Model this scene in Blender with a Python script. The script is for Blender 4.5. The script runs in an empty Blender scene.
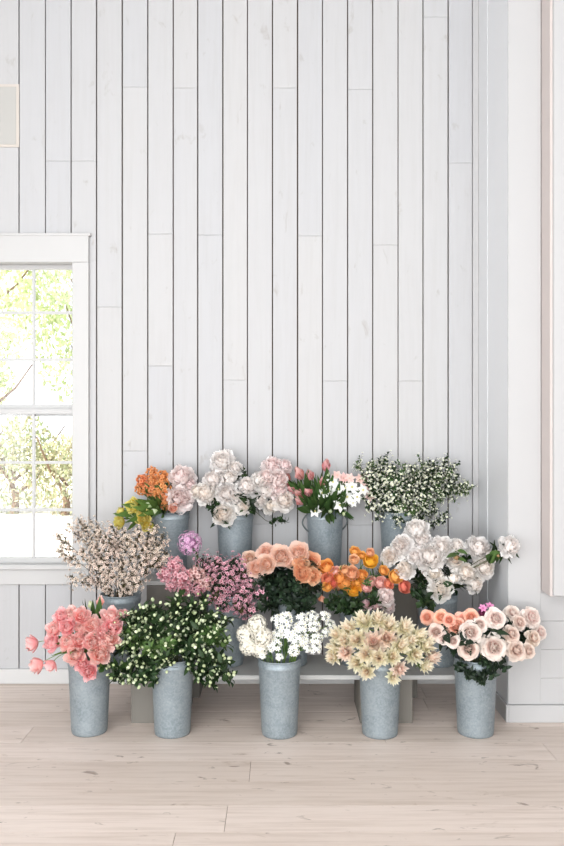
import bpy, math, random
from mathutils import Vector, Matrix, Euler, noise
R = random.Random(7)
PI = math.pi
C = bpy.context.scene.collection
F_PX, HZ, CX, CAM_D, CAM_H = 800.0, 427.0, 282.0, 5.0, 1.6

def at(x, y, d):
    """point seen at pixel x, y of the photograph, d metres in front of the camera (wall face is y = 0)"""
    return Vector(((x - CX) * d / F_PX, d - CAM_D, CAM_H - (y - HZ) * d / F_PX))

def lin(r, g, b):
    f = lambda c: (c / 12.92 if c <= .04045 else ((c + .055) / 1.055) ** 2.4)
    return (f(r / 255), f(g / 255), f(b / 255), 1)

# ------------------------------------------------------------------ materials
def new_mat(name):
    m = bpy.data.materials.new(name); m.use_nodes = True
    nt = m.node_tree
    return m, nt, nt.nodes, nt.links, nt.nodes['Principled BSDF']

def N(nodes, t, **kw):
    n = nodes.new(t)
    for k, v in kw.items():
        if k.startswith('i_'): n.inputs[k[2:].replace('_', ' ')].default_value = v
        else: setattr(n, k, v)
    return n

def mixc(nodes, links, fac, a, b, mode='MIX'):
    n = nodes.new('ShaderNodeMix'); n.data_type = 'RGBA'; n.blend_type = mode
    for sock, v in ((n.inputs[0], fac), (n.inputs[6], a), (n.inputs[7], b)):
        if hasattr(v, 'is_linked') or isinstance(v, bpy.types.NodeSocket): links.new(v, sock)
        else: sock.default_value = v
    return n.outputs[2]

def ramp(nodes, links, fac, p0, p1, c0=(0, 0, 0, 1), c1=(1, 1, 1, 1)):
    n = nodes.new('ShaderNodeValToRGB'); links.new(fac, n.inputs[0])
    e = n.color_ramp.elements
    e[0].position, e[1].position = p0, p1; e[0].color, e[1].color = c0, c1
    return n.outputs[0]

def plain(name, col, rough=.6, metal=0, spec=.5):
    m, nt, ns, ln, p = new_mat(name)
    p.inputs['Base Color'].default_value = col; p.inputs['Roughness'].default_value = rough
    p.inputs['Metallic'].default_value = metal
    p.inputs['Specular IOR Level'].default_value = spec
    return m

def petal_mat(name, centre, outer, edge=None, tr=.25, rough=.55, var=.06):
    """colour runs from the heart petals to the guard petals (tint R), then to the petal's edge (tint G)"""
    m, nt, ns, ln, p = new_mat(name)
    at_ = N(ns, 'ShaderNodeAttribute', attribute_name='tint')
    sp = ns.new('ShaderNodeSeparateColor'); ln.new(at_.outputs['Color'], sp.inputs[0])
    c = mixc(ns, ln, ramp(ns, ln, sp.outputs[0], .1, .8), centre, outer)
    if edge: c = mixc(ns, ln, ramp(ns, ln, sp.outputs[1], .55, 1.0), c, edge)
    hs = ns.new('ShaderNodeHueSaturation')
    v = N(ns, 'ShaderNodeMapRange'); ln.new(sp.outputs[2], v.inputs[0]); v.inputs[3].default_value = 1 - var; v.inputs[4].default_value = 1 + var * .4
    ln.new(v.outputs[0], hs.inputs['Value'])
    oi = ns.new('ShaderNodeObjectInfo')
    h = N(ns, 'ShaderNodeMapRange'); ln.new(oi.outputs['Random'], h.inputs[0]); h.inputs[3].default_value = .49; h.inputs[4].default_value = .51
    ln.new(h.outputs[0], hs.inputs['Hue']); ln.new(c, hs.inputs['Color'])
    ln.new(hs.outputs[0], p.inputs['Base Color'])
    p.inputs['Roughness'].default_value = rough; p.inputs['Specular IOR Level'].default_value = .25
    if tr:
        t = ns.new('ShaderNodeBsdfTranslucent'); ln.new(hs.outputs[0], t.inputs[0])
        mx = ns.new('ShaderNodeMixShader'); mx.inputs[0].default_value = tr
        ln.new(p.outputs[0], mx.inputs[1]); ln.new(t.outputs[0], mx.inputs[2])
        ln.new(mx.outputs[0], ns['Material Output'].inputs[0])
    return m

def leaf_mat(name, a, b, rough=.45, tr=.2):
    return petal_mat(name, a, b, None, tr, rough, .35)

def board_mat(name, base, tone, stain, grain_axis, rough, gs=1.0, stain_amt=.35, wear=None, knot=.5):
    """painted or whitewashed boards: tone per board (tint R), fine grain along the board, stains and knots"""
    m, nt, ns, ln, p = new_mat(name)
    tc = ns.new('ShaderNodeTexCoord')
    at_ = N(ns, 'ShaderNodeAttribute', attribute_name='tint')
    sp = ns.new('ShaderNodeSeparateColor'); ln.new(at_.outputs['Color'], sp.inputs[0])
    c = mixc(ns, ln, sp.outputs[0], base, tone)
    off = ns.new('ShaderNodeVectorMath'); off.operation = 'MULTIPLY_ADD'
    ln.new(at_.outputs['Color'], off.inputs[0]); off.inputs[1].default_value = (17, 23, 31); ln.new(tc.outputs['Object'], off.inputs[2])
    mp = ns.new('ShaderNodeMapping'); ln.new(off.outputs[0], mp.inputs[0])
    sc = [38 * gs] * 3; sc[grain_axis] = 2.2 * gs; mp.inputs['Scale'].default_value = sc
    g = N(ns, 'ShaderNodeTexNoise', i_Scale=1.0, i_Detail=6.0, i_Roughness=.65); ln.new(mp.outputs[0], g.inputs['Vector'])
    c = mixc(ns, ln, ramp(ns, ln, g.outputs['Fac'], .45, .8, (0, 0, 0, 1), (stain_amt,) * 3 + (1,)), c, stain)
    mp2 = ns.new('ShaderNodeMapping'); ln.new(off.outputs[0], mp2.inputs[0])
    sc = [14] * 3; sc[grain_axis] = 6.5; mp2.inputs['Scale'].default_value = sc
    k = N(ns, 'ShaderNodeTexNoise', i_Scale=1.0, i_Detail=5.0, i_Roughness=.6, i_Distortion=.5); ln.new(mp2.outputs[0], k.inputs['Vector'])
    c = mixc(ns, ln, ramp(ns, ln, k.outputs['Fac'], .64, .80, (0, 0, 0, 1), (knot,) * 3 + (1,)), c, stain)
    if wear:
        mp3 = ns.new('ShaderNodeMapping'); ln.new(off.outputs[0], mp3.inputs[0])
        sc = [17] * 3; sc[grain_axis] = 7; mp3.inputs['Scale'].default_value = sc
        w = N(ns, 'ShaderNodeTexNoise', i_Scale=1.0, i_Detail=4.0, i_Roughness=.6, i_Distortion=.6); ln.new(mp3.outputs[0], w.inputs['Vector'])
        c = mixc(ns, ln, ramp(ns, ln, w.outputs['Fac'], .65, .71, (0, 0, 0, 1), (.75,) * 3 + (1,)), c, wear)
    ln.new(c, p.inputs['Base Color']); p.inputs['Roughness'].default_value = rough
    p.inputs['Specular IOR Level'].default_value = .35
    bp = N(ns, 'ShaderNodeBump', i_Strength=.12, i_Distance=.004); ln.new(g.outputs['Fac'], bp.inputs['Height']); ln.new(bp.outputs[0], p.inputs['Normal'])
    return m

M = {}
M['plank'] = board_mat('white_painted_plank', lin(179, 178, 178), lin(175, 175, 177), lin(140, 130, 120), 2, .6, 1, .12, None, .6)
M['gap'] = plain('dark_gap', lin(84, 72, 60), .9)
M['paint'] = plain('white_trim_paint', lin(180, 179, 178), .45)
M['gloss'] = plain('white_gloss_paint', lin(212, 213, 215), .35)
M['wallwhite'] = plain('matt_white_wall', lin(176, 175, 175), .55)
M['pinkpaint'] = plain('warm_white_paint', lin(194, 184, 180), .5)
M['floor'] = board_mat('whitewashed_floor_board', lin(223, 209, 200), lin(208, 194, 184), lin(156, 134, 116), 0, .5, .8, .5, lin(128, 112, 100), .8)
M['floorgap'] = plain('floor_gap', lin(132, 112, 98), .9)
M['shelf'] = board_mat('shelf_board', lin(180, 180, 178), lin(170, 170, 168), lin(160, 152, 142), 0, .55, 1, .3, None, .3)
M['crate'] = board_mat('shaded_grey_crate_wood', lin(116, 112, 105), lin(108, 104, 98), lin(104, 98, 90), 2, .7, 1, .3, None, .3)  # grey wood, darkened to put the shade on the crate fronts into the colour
M['plate'] = plain('grey_plate', lin(170, 168, 164), .6)
M['platetrim'] = plain('plate_rim', lin(188, 180, 172), .6)

def zinc():
    m, nt, ns, ln, p = new_mat('galvanised_zinc')
    tc = ns.new('ShaderNodeTexCoord')
    oi = ns.new('ShaderNodeObjectInfo')
    a = ns.new('ShaderNodeVectorMath'); a.operation = 'ADD'; ln.new(tc.outputs['Object'], a.inputs[0]); ln.new(oi.outputs['Random'], a.inputs[1])
    v = N(ns, 'ShaderNodeTexVoronoi', i_Scale=120.0); ln.new(a.outputs[0], v.inputs['Vector'])
    n = N(ns, 'ShaderNodeTexNoise', i_Scale=9.0, i_Detail=6.0, i_Roughness=.65); ln.new(a.outputs[0], n.inputs['Vector'])
    c = mixc(ns, ln, ramp(ns, ln, n.outputs['Fac'], .3, .7), lin(116, 128, 134), lin(142, 151, 156))
    bw = ns.new('ShaderNodeRGBToBW'); ln.new(v.outputs['Color'], bw.inputs[0])
    c = mixc(ns, ln, ramp(ns, ln, bw.outputs[0], .2, .9, (0, 0, 0, 1), (.5, .5, .5, 1)), c, lin(160, 168, 172))
    ln.new(c, p.inputs['Base Color'])
    p.inputs['Metallic'].default_value = .35; p.inputs['Roughness'].default_value = .5
    bp = N(ns, 'ShaderNodeBump', i_Strength=.1, i_Distance=.002); ln.new(n.outputs['Fac'], bp.inputs['Height']); ln.new(bp.outputs[0], p.inputs['Normal'])
    return m
M['zinc'] = zinc()
M['darkzinc'] = plain('dull_zinc', lin(92, 98, 98), .5, .4)

def glass():
    m, nt, ns, ln, p = new_mat('window_glass')
    ns.remove(p)
    t = ns.new('ShaderNodeBsdfTransparent'); g = ns.new('ShaderNodeBsdfGlossy'); g.inputs['Roughness'].default_value = .02
    lw = ns.new('ShaderNodeFresnel'); lw.inputs[0].default_value = 1.3
    mx = ns.new('ShaderNodeMixShader'); ln.new(lw.outputs[0], mx.inputs[0]); ln.new(t.outputs[0], mx.inputs[1]); ln.new(g.outputs[0], mx.inputs[2])
    ln.new(mx.outputs[0], ns['Material Output'].inputs[0])
    return m
M['glass'] = glass()

def ground_mat():
    m, nt, ns, ln, p = new_mat('pale_gravel')
    tc = ns.new('ShaderNodeTexCoord')
    n = N(ns, 'ShaderNodeTexNoise', i_Scale=3.0, i_Detail=8.0); ln.new(tc.outputs['Object'], n.inputs['Vector'])
    ln.new(mixc(ns, ln, n.outputs['Fac'], lin(186, 180, 170), lin(222, 218, 210)), p.inputs['Base Color']); p.inputs['Roughness'].default_value = .9
    return m
M['ground'] = ground_mat()

P = {}
P['peony_white'] = petal_mat('white_petal', lin(255, 246, 240), lin(255, 252, 250), None, .45)
P['peony_cream'] = petal_mat('cream_petal', lin(255, 242, 230), lin(255, 251, 247), None, .45)
P['peony_blush'] = petal_mat('blush_petal', lin(255, 234, 231), lin(255, 245, 243), None, .45)
P['rose_blush'] = petal_mat('blush_rose_petal', lin(228, 184, 178), lin(246, 233, 225), lin(248, 238, 230), .38)
P['rose_sand'] = petal_mat('sand_rose_petal', lin(220, 178, 166), lin(238, 221, 207), lin(244, 230, 218), .38)
P['rose_coral'] = petal_mat('coral_rose_petal', lin(246, 158, 124), lin(252, 198, 172), lin(253, 214, 194), .4)
P['rose_peach'] = petal_mat('peach_rose_petal', lin(250, 168, 74), lin(255, 228, 210), lin(255, 230, 218), .4)
P['rose_apricot'] = petal_mat('apricot_rose_petal', lin(246, 154, 70), lin(254, 208, 168), lin(255, 220, 186), .4)
P['tulip_coral'] = petal_mat('coral_tulip_petal', lin(255, 180, 172), lin(255, 188, 190), lin(255, 216, 214), .45)
P['tulip_coral2'] = petal_mat('salmon_tulip_petal', lin(255, 188, 172), lin(255, 200, 196), lin(255, 226, 220), .45)
P['tulip_dusk'] = petal_mat('dusky_pink_tulip_petal', lin(196, 126, 120), lin(208, 148, 148), lin(228, 186, 180), .3)
P['tulip_yellow'] = petal_mat('yellow_tulip_petal', lin(248, 212, 70), lin(248, 230, 120), lin(240, 234, 150), .4)
P['ran_orange'] = petal_mat('orange_petal', lin(242, 150, 50), lin(250, 186, 96), lin(252, 198, 120), .35)
P['ran_yellow'] = petal_mat('golden_petal', lin(244, 168, 30), lin(252, 200, 76), None, .35)
P['ran_pink'] = petal_mat('pink_ranunculus_petal', lin(246, 160, 146), lin(252, 200, 190), lin(254, 216, 208), .35)
P['ran_peach'] = petal_mat('peach_ranunculus_petal', lin(242, 164, 104), lin(250, 204, 164), None, .35)
P['ran_coral'] = petal_mat('coral_ranunculus_petal', lin(226, 118, 92), lin(242, 152, 126), None, .35)
P['ran_pale'] = petal_mat('pale_pink_petal', lin(248, 198, 200), lin(252, 224, 226), None, .3)
P['orange_stock'] = petal_mat('orange_stock_petal', lin(232, 142, 84), lin(240, 166, 112), lin(247, 186, 134), .35, .6, .25)
P['pink_stock'] = petal_mat('pink_stock_petal', lin(214, 140, 154), lin(244, 190, 198), lin(250, 212, 218), .35, .6, .25)
P['dusty_stock'] = petal_mat('dusty_pink_petal', lin(206, 150, 146), lin(244, 210, 206), None, .35, .6, .25)
P['lilac'] = petal_mat('lilac_petal', lin(206, 150, 190), lin(236, 196, 222), None, .35, .6, .2)
P['magenta'] = petal_mat('magenta_petal', lin(216, 120, 176), lin(240, 160, 206), None, .3)
P['plum'] = petal_mat('plum_petal', lin(130, 50, 80), lin(160, 80, 110), None, .2)
P['lace'] = petal_mat('lace_white_petal', lin(244, 238, 222), lin(253, 250, 242), None, .4, .6, .08)
P['narcissus'] = petal_mat('narcissus_white_petal', lin(232, 224, 150), lin(252, 252, 248), None, .3)
P['lily_pink'] = petal_mat('pink_lily_petal', lin(248, 220, 206), lin(248, 212, 206), lin(252, 228, 224), .35)
P['protea'] = petal_mat('cream_bract', lin(248, 226, 204), lin(247, 242, 214), lin(252, 247, 230), .45, .5, .15)
P['protea_pink'] = petal_mat('pink_cream_bract', lin(250, 216, 202), lin(252, 234, 218), lin(254, 242, 230), .45, .5, .15)
P['wax_brown'] = petal_mat('filler_cream_petal', lin(124, 84, 72), lin(254, 236, 220), lin(255, 242, 230), .3, .6, .12)
P['wax_pink'] = petal_mat('filler_pink_petal', lin(150, 60, 84), lin(244, 186, 200), lin(250, 212, 220), .3, .6, .3)
P['wax_white'] = petal_mat('filler_white_petal', lin(210, 214, 130), lin(250, 250, 242), None, .25, .6, .12)
P['peony_bud'] = petal_mat('brown_green_bud', lin(150, 110, 80), lin(170, 140, 100), None, .1)
P['bud'] = petal_mat('green_white_bud', lin(190, 206, 150), lin(226, 234, 200), None, .2, .5, .25)
G = {}
G['dark'] = leaf_mat('dark_leaf', lin(34, 50, 30), lin(52, 74, 42))
G['deep'] = leaf_mat('deep_leaf', lin(34, 46, 36), lin(50, 68, 48), .4)
G['fresh'] = leaf_mat('fresh_leaf', lin(96, 128, 62), lin(132, 160, 84))
G['mid'] = leaf_mat('mid_leaf', lin(64, 92, 48), lin(92, 120, 66))
G['brown'] = leaf_mat('brown_green_leaf', lin(62, 60, 38), lin(88, 84, 54))
G['stem'] = plain('green_stem', lin(104, 128, 72), .55)
G['darkstem'] = plain('dark_stem', lin(72, 76, 48), .6)
G['brownstem'] = plain('brown_stem', lin(84, 72, 50), .7)
G['tree'] = leaf_mat('sunlit_tree_leaf', lin(190, 204, 150), lin(218, 226, 184), .6, .5)  # leaf colours lightened to carry the bright outdoor haze
G['shrub'] = leaf_mat('hazed_shrub_leaf', lin(172, 182, 140), lin(206, 196, 168), .6, .4)  # haze over the hedge is put into these lightened leaf colours
G['bark'] = plain('bark', lin(120, 96, 76), .9)

# ------------------------------------------------------------------ mesh builder
class MB:
    def __init__(s): s.v, s.f, s.c, s.m = [], [], [], []
    def add(s, vs, fs, col=(.5, .5, .5), mi=0):
        b = len(s.v); s.v += [tuple(v) for v in vs]
        s.c += (col if isinstance(col, list) else [col] * len(vs))
        s.f += [tuple(b + i for i in f) for f in fs]; s.m += [mi] * len(fs)
    def box(s, x0, x1, y0, y1, z0, z1, col=(.5, .5, .5), mi=0, bev=0):
        if bev:
            b = bev; pts = []
            # chamfered box: three shrunken rectangles meeting at edges
            X, Y, Z = (x0, x1), (y0, y1), (z0, z1)
            idx = {}
            for i in (0, 1):
                for j in (0, 1):
                    for k in (0, 1):
                        sx, sy, sz = (1, -1)[i], (1, -1)[j], (1, -1)[k]
                        for a in range(3):
                            q = [X[i], Y[j], Z[k]]; ss = (sx, sy, sz)
                            for t in range(3):
                                if t != a: q[t] += ss[t] * b
                            idx[(i, j, k, a)] = len(pts); pts.append(tuple(q))
            fs = []
            g = lambda i, j, k, a: idx[(i, j, k, a)]
            for i in (0, 1): fs.append((g(i, 0, 0, 0), g(i, 1, 0, 0), g(i, 1, 1, 0), g(i, 0, 1, 0)))
            for j in (0, 1): fs.append((g(0, j, 0, 1), g(1, j, 0, 1), g(1, j, 1, 1), g(0, j, 1, 1)))
            for k in (0, 1): fs.append((g(0, 0, k, 2), g(1, 0, k, 2), g(1, 1, k, 2), g(0, 1, k, 2)))
            for i in (0, 1):
                for j in (0, 1): fs.append((g(i, j, 0, 0), g(i, j, 1, 0), g(i, j, 1, 1), g(i, j, 0, 1)))
                for k in (0, 1): fs.append((g(i, 0, k, 0), g(i, 1, k, 0), g(i, 1, k, 2), g(i, 0, k, 2)))
            for j in (0, 1):
                for k in (0, 1): fs.append((g(0, j, k, 1), g(1, j, k, 1), g(1, j, k, 2), g(0, j, k, 2)))
            for i in (0, 1):
                for j in (0, 1):
                    for k in (0, 1): fs.append((g(i, j, k, 0), g(i, j, k, 1), g(i, j, k, 2)))
            s.add(pts, fs, col, mi); return
        vs = [(x, y, z) for x in (x0, x1) for y in (y0, y1) for z in (z0, z1)]
        s.add(vs, [(0, 1, 3, 2), (4, 6, 7, 5), (0, 4, 5, 1), (2, 3, 7, 6), (0, 2, 6, 4), (1, 5, 7, 3)], col, mi)
    def grid(s, pts, nu, nv, cols, mi=0):
        s.add(pts, [(j * nu + i, j * nu + i + 1, (j + 1) * nu + i + 1, (j + 1) * nu + i) for j in range(nv - 1) for i in range(nu - 1)], cols, mi)
    def tube(s, pts, r0, r1=None, n=5, col=(.5, .5, .5), mi=0, closed=False):
        r1 = r0 if r1 is None else r1; vs, fs = [], []
        pts = [Vector(p) for p in pts]; L = len(pts)
        for i, p in enumerate(pts):
            t = (pts[(i + 1) % L] - pts[i - 1]) if closed else (pts[min(i + 1, L - 1)] - pts[max(i - 1, 0)])
            t.normalize()
            a = t.cross(Vector((0, 1, .01)));
            if a.length < .05: a = t.cross(Vector((1, 0, 0)))
            a.normalize(); b = t.cross(a)
            r = r0 + (r1 - r0) * i / (L - 1)
            vs += [p + (a * math.cos(2 * PI * k / n) + b * math.sin(2 * PI * k / n)) * r for k in range(n)]
        for i in range(L if closed else L - 1):
            j = (i + 1) % L
            for k in range(n): fs.append((i * n + k, i * n + (k + 1) % n, j * n + (k + 1) % n, j * n + k))
        if not closed: fs += [tuple(range(n)), tuple((L - 1) * n + k for k in reversed(range(n)))]
        s.add(vs, fs, col, mi)
    def lathe(s, prof, n=40, col=(.5, .5, .5), mi=0):
        vs = [(r * math.cos(2 * PI * k / n), r * math.sin(2 * PI * k / n), z) for r, z in prof for k in range(n)]
        fs = [(i * n + k, i * n + (k + 1) % n, (i + 1) * n + (k + 1) % n, (i + 1) * n + k) for i in range(len(prof) - 1) for k in range(n)]
        s.add(vs, fs, col, mi)
    def ball(s, c, r, col=(.5, .5, .5), nu=6, nv=4, sz=1.0, ax=None):
        c = Vector(c); q = Vector((0, 0, 1)).rotation_difference(Vector(ax)) if ax is not None else None
        vs = []
        for j in range(nv + 1):
            th = PI * j / nv
            for i in range(nu):
                p = Vector((r * math.sin(th) * math.cos(2 * PI * i / nu), r * math.sin(th) * math.sin(2 * PI * i / nu), r * sz * math.cos(th)))
                if q: p.rotate(q)
                vs.append(c + p)
        s.add(vs, [(j * nu + i, (j + 1) * nu + i, (j + 1) * nu + (i + 1) % nu, j * nu + (i + 1) % nu) for j in range(nv) for i in range(nu)], col)
    def mesh(s, name, mats, smooth=False):
        me = bpy.data.meshes.new(name); me.from_pydata(s.v, [], s.f)
        for m in (mats if isinstance(mats, (list, tuple)) else [mats]): me.materials.append(m)
        at_ = me.color_attributes.new('tint', 'FLOAT_COLOR', 'POINT')
        at_.data.foreach_set('color', [x for c in s.c for x in (c[0], c[1], c[2], 1.0)])
        me.polygons.foreach_set('material_index', s.m)
        me.polygons.foreach_set('use_smooth', [smooth] * len(s.f))
        me.update(); return me
    def build(s, name, mats, parent=None, smooth=False):
        return link(name, s.mesh(name, mats, smooth), parent)

def link(name, me, parent=None):
    o = bpy.data.objects.new(name, me); C.objects.link(o)
    if parent: o.parent = parent
    return o
def part(name, me, parent, mat=None, mw=None):
    o = link(name, me, parent)
    if mat is not None:
        o.material_slots[0].link = 'OBJECT'; o.material_slots[0].material = mat
    if mw is not None: o.matrix_local = mw
    return o
def thing(name, loc, label=None, cat=None, group=None):
    o = bpy.data.objects.new(name, None); C.objects.link(o); o.location = loc; o.empty_display_size = .05
    tag(o, label, cat, group); return o
def tag(o, label=None, cat=None, group=None, kind=None):
    for k, v in (('label', label), ('category', cat), ('group', group), ('kind', kind)):
        if v: o[k] = v
    return o

# ------------------------------------------------------------------ room
def px(x, d=5.0): return (x - CX) * d / F_PX
def pz(y, d=5.0): return CAM_H - (y - HZ) * d / F_PX
WIN_X0, WIN_X1, WIN_Z0, WIN_Z1 = px(-47 - 6), px(75), pz(566), pz(261)
XS = 1.226      # the side wall
ZC = 5.2

gaps = [18.8, 45.3, 70.8, 96.3, 122, 147.6, 173, 197.5, 222.6, 247.4, 272.2, 297.4, 322.4, 347.4, 372.6, 398, 422.8, 448, 472.6]
gx = [px(g) for g in gaps]
while gx[0] > -4.1: gx.insert(0, gx[0] - .1585)
joints = {96.3: [161], 70.8: [161], 122: [307], 147.6: [87, 451], 173: [234, 366], 197.5: [88], 222.6: [235], 247.4: [380], 272.2: [524], 297.4: [88], 322.4: [236], 347.4: [381], 372.6: [89.5, 525], 398: [245], 422.8: [381, 522], 448: [17], 472.6: [163], 18.8: [145], 45.3: [], }
jz = {round(px(k), 3): [pz(v) for v in vs] for k, vs in joints.items()}
wall = MB()
rw = random.Random(3)
def wall_board(x0, x1, z0, z1):
    t = rw.random()
    lean = rw.uniform(-.003, .003)
    col = (t, rw.random(), rw.random())
    # skip the window opening
    def piece(a, b, c, d):
        if b - a > .004 and d - c > .01: wall.box(a, b, 0, .02, c, d, col, 0, .0015)
    if x1 > WIN_X0 and x0 < WIN_X1 and z1 > WIN_Z0 and z0 < WIN_Z1:
        piece(x0, x1, z0, min(z1, WIN_Z0)) ; piece(x0, x1, max(z0, WIN_Z1), z1)
        a, b = max(z0, WIN_Z0), min(z1, WIN_Z1)
        piece(x0, min(x1, WIN_X0), a, b); piece(max(x0, WIN_X1), x1, a, b)
    else: piece(x0, x1, z0, z1)
for i in range(len(gx) - 1):
    x0, x1 = gx[i], gx[i + 1]
    g = rw.choice([.0034, .0044, .0050, .0054])
    zs = sorted(jz.get(round(x1, 3), [rw.uniform(.6, 4.5)]))
    lo = 0.0
    for z in zs + [ZC]:
        wall_board(x0 + g, x1 - g * .5, lo, z - .0005); lo = z + .0005
wall_board(gx[-1] + .002, XS + .02, 0, ZC)
# dark backing behind the gaps, with the window opening left free
for a, b, c, d in ((-4.1, WIN_X0, 0, ZC), (WIN_X1, 1.3, 0, ZC), (WIN_X0, WIN_X1, 0, WIN_Z0), (WIN_X0, WIN_X1, WIN_Z1, ZC)):
    wall.box(a, b, .021, .14, c, d, (.5, .5, .5), 1)
o = wall.build('wall_back', [M['plank'], M['gap']]); tag(o, 'white painted vertical plank wall with dark gaps', kind='structure')

# baseboards
b = MB(); b.box(-4.0, XS, -.02, 0, .0, .092, (.4, .5, .5), 0, .003)
tag(b.build('baseboard_back', plain('baseboard_paint', lin(192, 191, 190), .45)), 'white baseboard along the plank wall', kind='structure')

# side wall (return) and the wall facing the camera to its right
YF = -.65
s = MB()
s.box(XS, XS + .14, YF - .0, 0.0, 0, ZC)
o = s.build('wall_side', M['gloss']); tag(o, 'glossy white return wall beside the planks', kind='structure')
s = MB()
for (a, c, t) in ((-.24, -.10, .004),):      # shallow vertical mouldings of the return
    s.box(XS - t, XS, a, c, .095, ZC, (.5, .5, .5), 0, .003)
q = MB(); q.box(XS - .036, XS, -.018, 0, .095, ZC, (.5,) * 3, 0, .003)
tag(q.build('trim_3', M['wallwhite']), 'narrow corner strip where planks meet the return wall', kind='structure')
tag(s.build('trim_1', M['gloss']), 'shallow vertical mouldings on the return wall', kind='structure')
s = MB()
zb = [0, .78, 1.02, 1.3, ZC]
s.box(XS + .14, 4.0, YF, YF + .14, 0, ZC)
for k, (z0, z1) in enumerate(((.095, .2372), (.238, .3922), (.393, .5472), (.548, .70))):   # low horizontal boards
    s.box(1.245, 4.0, YF - .010, YF, z0, z1, (.3, .3, .3), 0, .002)
s.box(XS, 1.405, YF - .012, YF, .095, ZC, (.3, .3, .3), 0, .003)
tag(s.build('wall_front_return', M['wallwhite']), 'white wall facing the room beside the return', kind='structure')
b = MB(); b.box(XS, 4.0, YF - .024, YF, 0, .094, (.4, .5, .5), 0, .003)
b.box(XS - .014, XS, YF - .024, 0, 0, .094, (.4, .5, .5), 0, .003)
tag(b.build('baseboard_return', M['wallwhite']), 'white baseboard on the return wall', kind='structure')
s = MB(); s.box(1.408, 1.46, YF - .15, YF - .0, .71, ZC, (.5, .5, .5), 0, .004); s.box(1.42, 1.56, YF - .17, YF - .0, .715, ZC, (.5, .5, .5), 1, .004)
s.box(1.56, 2.6, YF - .165, YF, .715, ZC, (.5, .5, .5), 1, .004)
tag(s.build('trim_2', [M['pinkpaint'], M['wallwhite']]), 'warm white casing standing proud of the wall', kind='structure')

# floor boards
fl = MB(); rf = random.Random(11)
ds = [3.16 - .2235 * k for k in range(-10, 24)]
ys = sorted(d - 5.0 for d in ds)
fj = {3: 0}
for i in range(len(ys) - 1):
    y0, y1 = ys[i], min(ys[i + 1], .0)
    if y1 <= y0: continue
    dm = (y0 + y1) / 2 + 5
    xs = [-4.0]
    x = -4 + rf.uniform(.6, 2.4)
    while x < 4: xs.append(x); x += rf.uniform(1.8, 3.2)
    if abs(dm - 3.72) < .1: xs = [-4, px(250, 3.72), px(250, 3.72) + 2.9, 4]
    if abs(dm - 3.05) < .1: xs = [-4, px(174, 3.1), 2.1, 4]
    if abs(dm - 3.94) < .1: xs = [-4, px(-200, 3.9), px(546, 4.0), 4]
    if abs(dm - 3.49) < .11: xs = [-4, -2.4, 2.0, 4]
    if xs[-1] < 4: xs.append(4.0)
    for a, c in zip(xs, xs[1:]):
        fl.box(a + .0012, c - .0012, y0 + .0011, y1 - .0011, -.02, 0, (rf.random(), rf.random(), rf.random()), 0)
fl.box(-4, 4, ys[0], 0, -.06, -.0045, (.5,) * 3, 1)
tag(fl.build('floor', [M['floor'], M['floorgap']]), 'whitewashed wide wooden floor boards', kind='structure')

s = MB(); s.box(-4.1, 4.1, -9, .14, ZC, ZC + .1)
tag(s.build('ceiling', M['paint']), 'white ceiling above the frame', kind='structure')
s = MB(); s.box(-4.12, -4.0, -9, .14, 0, ZC)
tag(s.build('wall_left', M['paint']), 'white wall on the window side', kind='structure')
s = MB(); s.box(4.0, 4.12, -9, YF + .14, 0, ZC)
tag(s.build('wall_right', M['paint']), 'white wall on the far side', kind='structure')

# ------------------------------------------------------------------ window
w = thing('window_1', (0, 0, 0)); tag(w, 'white double-hung window with small panes', kind='structure')
cs = MB()
xr0, xr1 = px(73), px(89.5)
xl0, xl1 = px(-47 - 16.5), px(-47)
zt0, zt1 = pz(263), pz(235)
zb0 = pz(566)
for a, c in ((xr0, xr1), (xl0, xl1)): cs.box(a, c, -.024, .0, zb0, zt0, (.5,) * 3, 0, .003)
cs.box(xl0, xr1, -.026, 0, zt0, zt1, (.5,) * 3, 0, .003)
cs.box(xl0, xr1 + .012, -.03, 0, zt1 - .012, zt1 + .006, (.5,) * 3, 0, .002)
for a, c in ((WIN_X1 - .012, WIN_X1), (WIN_X0, WIN_X0 + .012)): cs.box(a, c, 0, .14, zb0, zt0)     # jamb lining
cs.box(WIN_X0, WIN_X1, 0, .14, WIN_Z1 - .012, WIN_Z1)
cs.build('window_casing', M['paint'], w)
sl = MB(); sl.box(xl0, xr1 + .01, -.05, .14, pz(568.5), pz(563.5), (.5,) * 3, 0, .004); sl.build('window_sill', M['paint'], w)
ap = MB(); ap.box(xl0, xr1, -.022, 0, pz(584), pz(568.5), (.5,) * 3, 0, .003); ap.build('window_apron', M['paint'], w)
def sash(z0, z1, y, rows, name, brail):
    d = 5.0 + y
    x0, x1 = xl1 + .0, xr0 - .0
    sa = MB(); st = .012
    sa.box(x0, x0 + st, y, y + .035, z0, z1); sa.box(x1 - st, x1, y, y + .035, z0, z1)
    sa.box(x0, x1, y, y + .035, z0, z0 + brail); sa.box(x0, x1, y, y + .035, z1 - .03, z1)
    o = sa.build(name, M['paint'], w)
    mu = MB()
    vx = [px(-7, d), px(33, d)]
    for v in vx: mu.box(v - .008, v + .008, y + .006, y + .03, z0, z1)
    for r in rows: mu.box(x0, x1, y + .008, y + .028, r - .009, r + .009)
    mu.build('muntin', M['paint'], o)
    g = MB(); g.box(x0 + .005, x1 - .005, y + .016, y + .020, z0 + .01, z1 - .01); g.build('window_pane', M['glass'], o)
sash(pz(416), pz(262), .075, [pz(312.5, 5.08), pz(359.5, 5.08)], 'upper_sash', .075)
sash(pz(564), pz(409), .03, [pz(462.5, 5.03), pz(510, 5.03)], 'lower_sash', .035)

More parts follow.
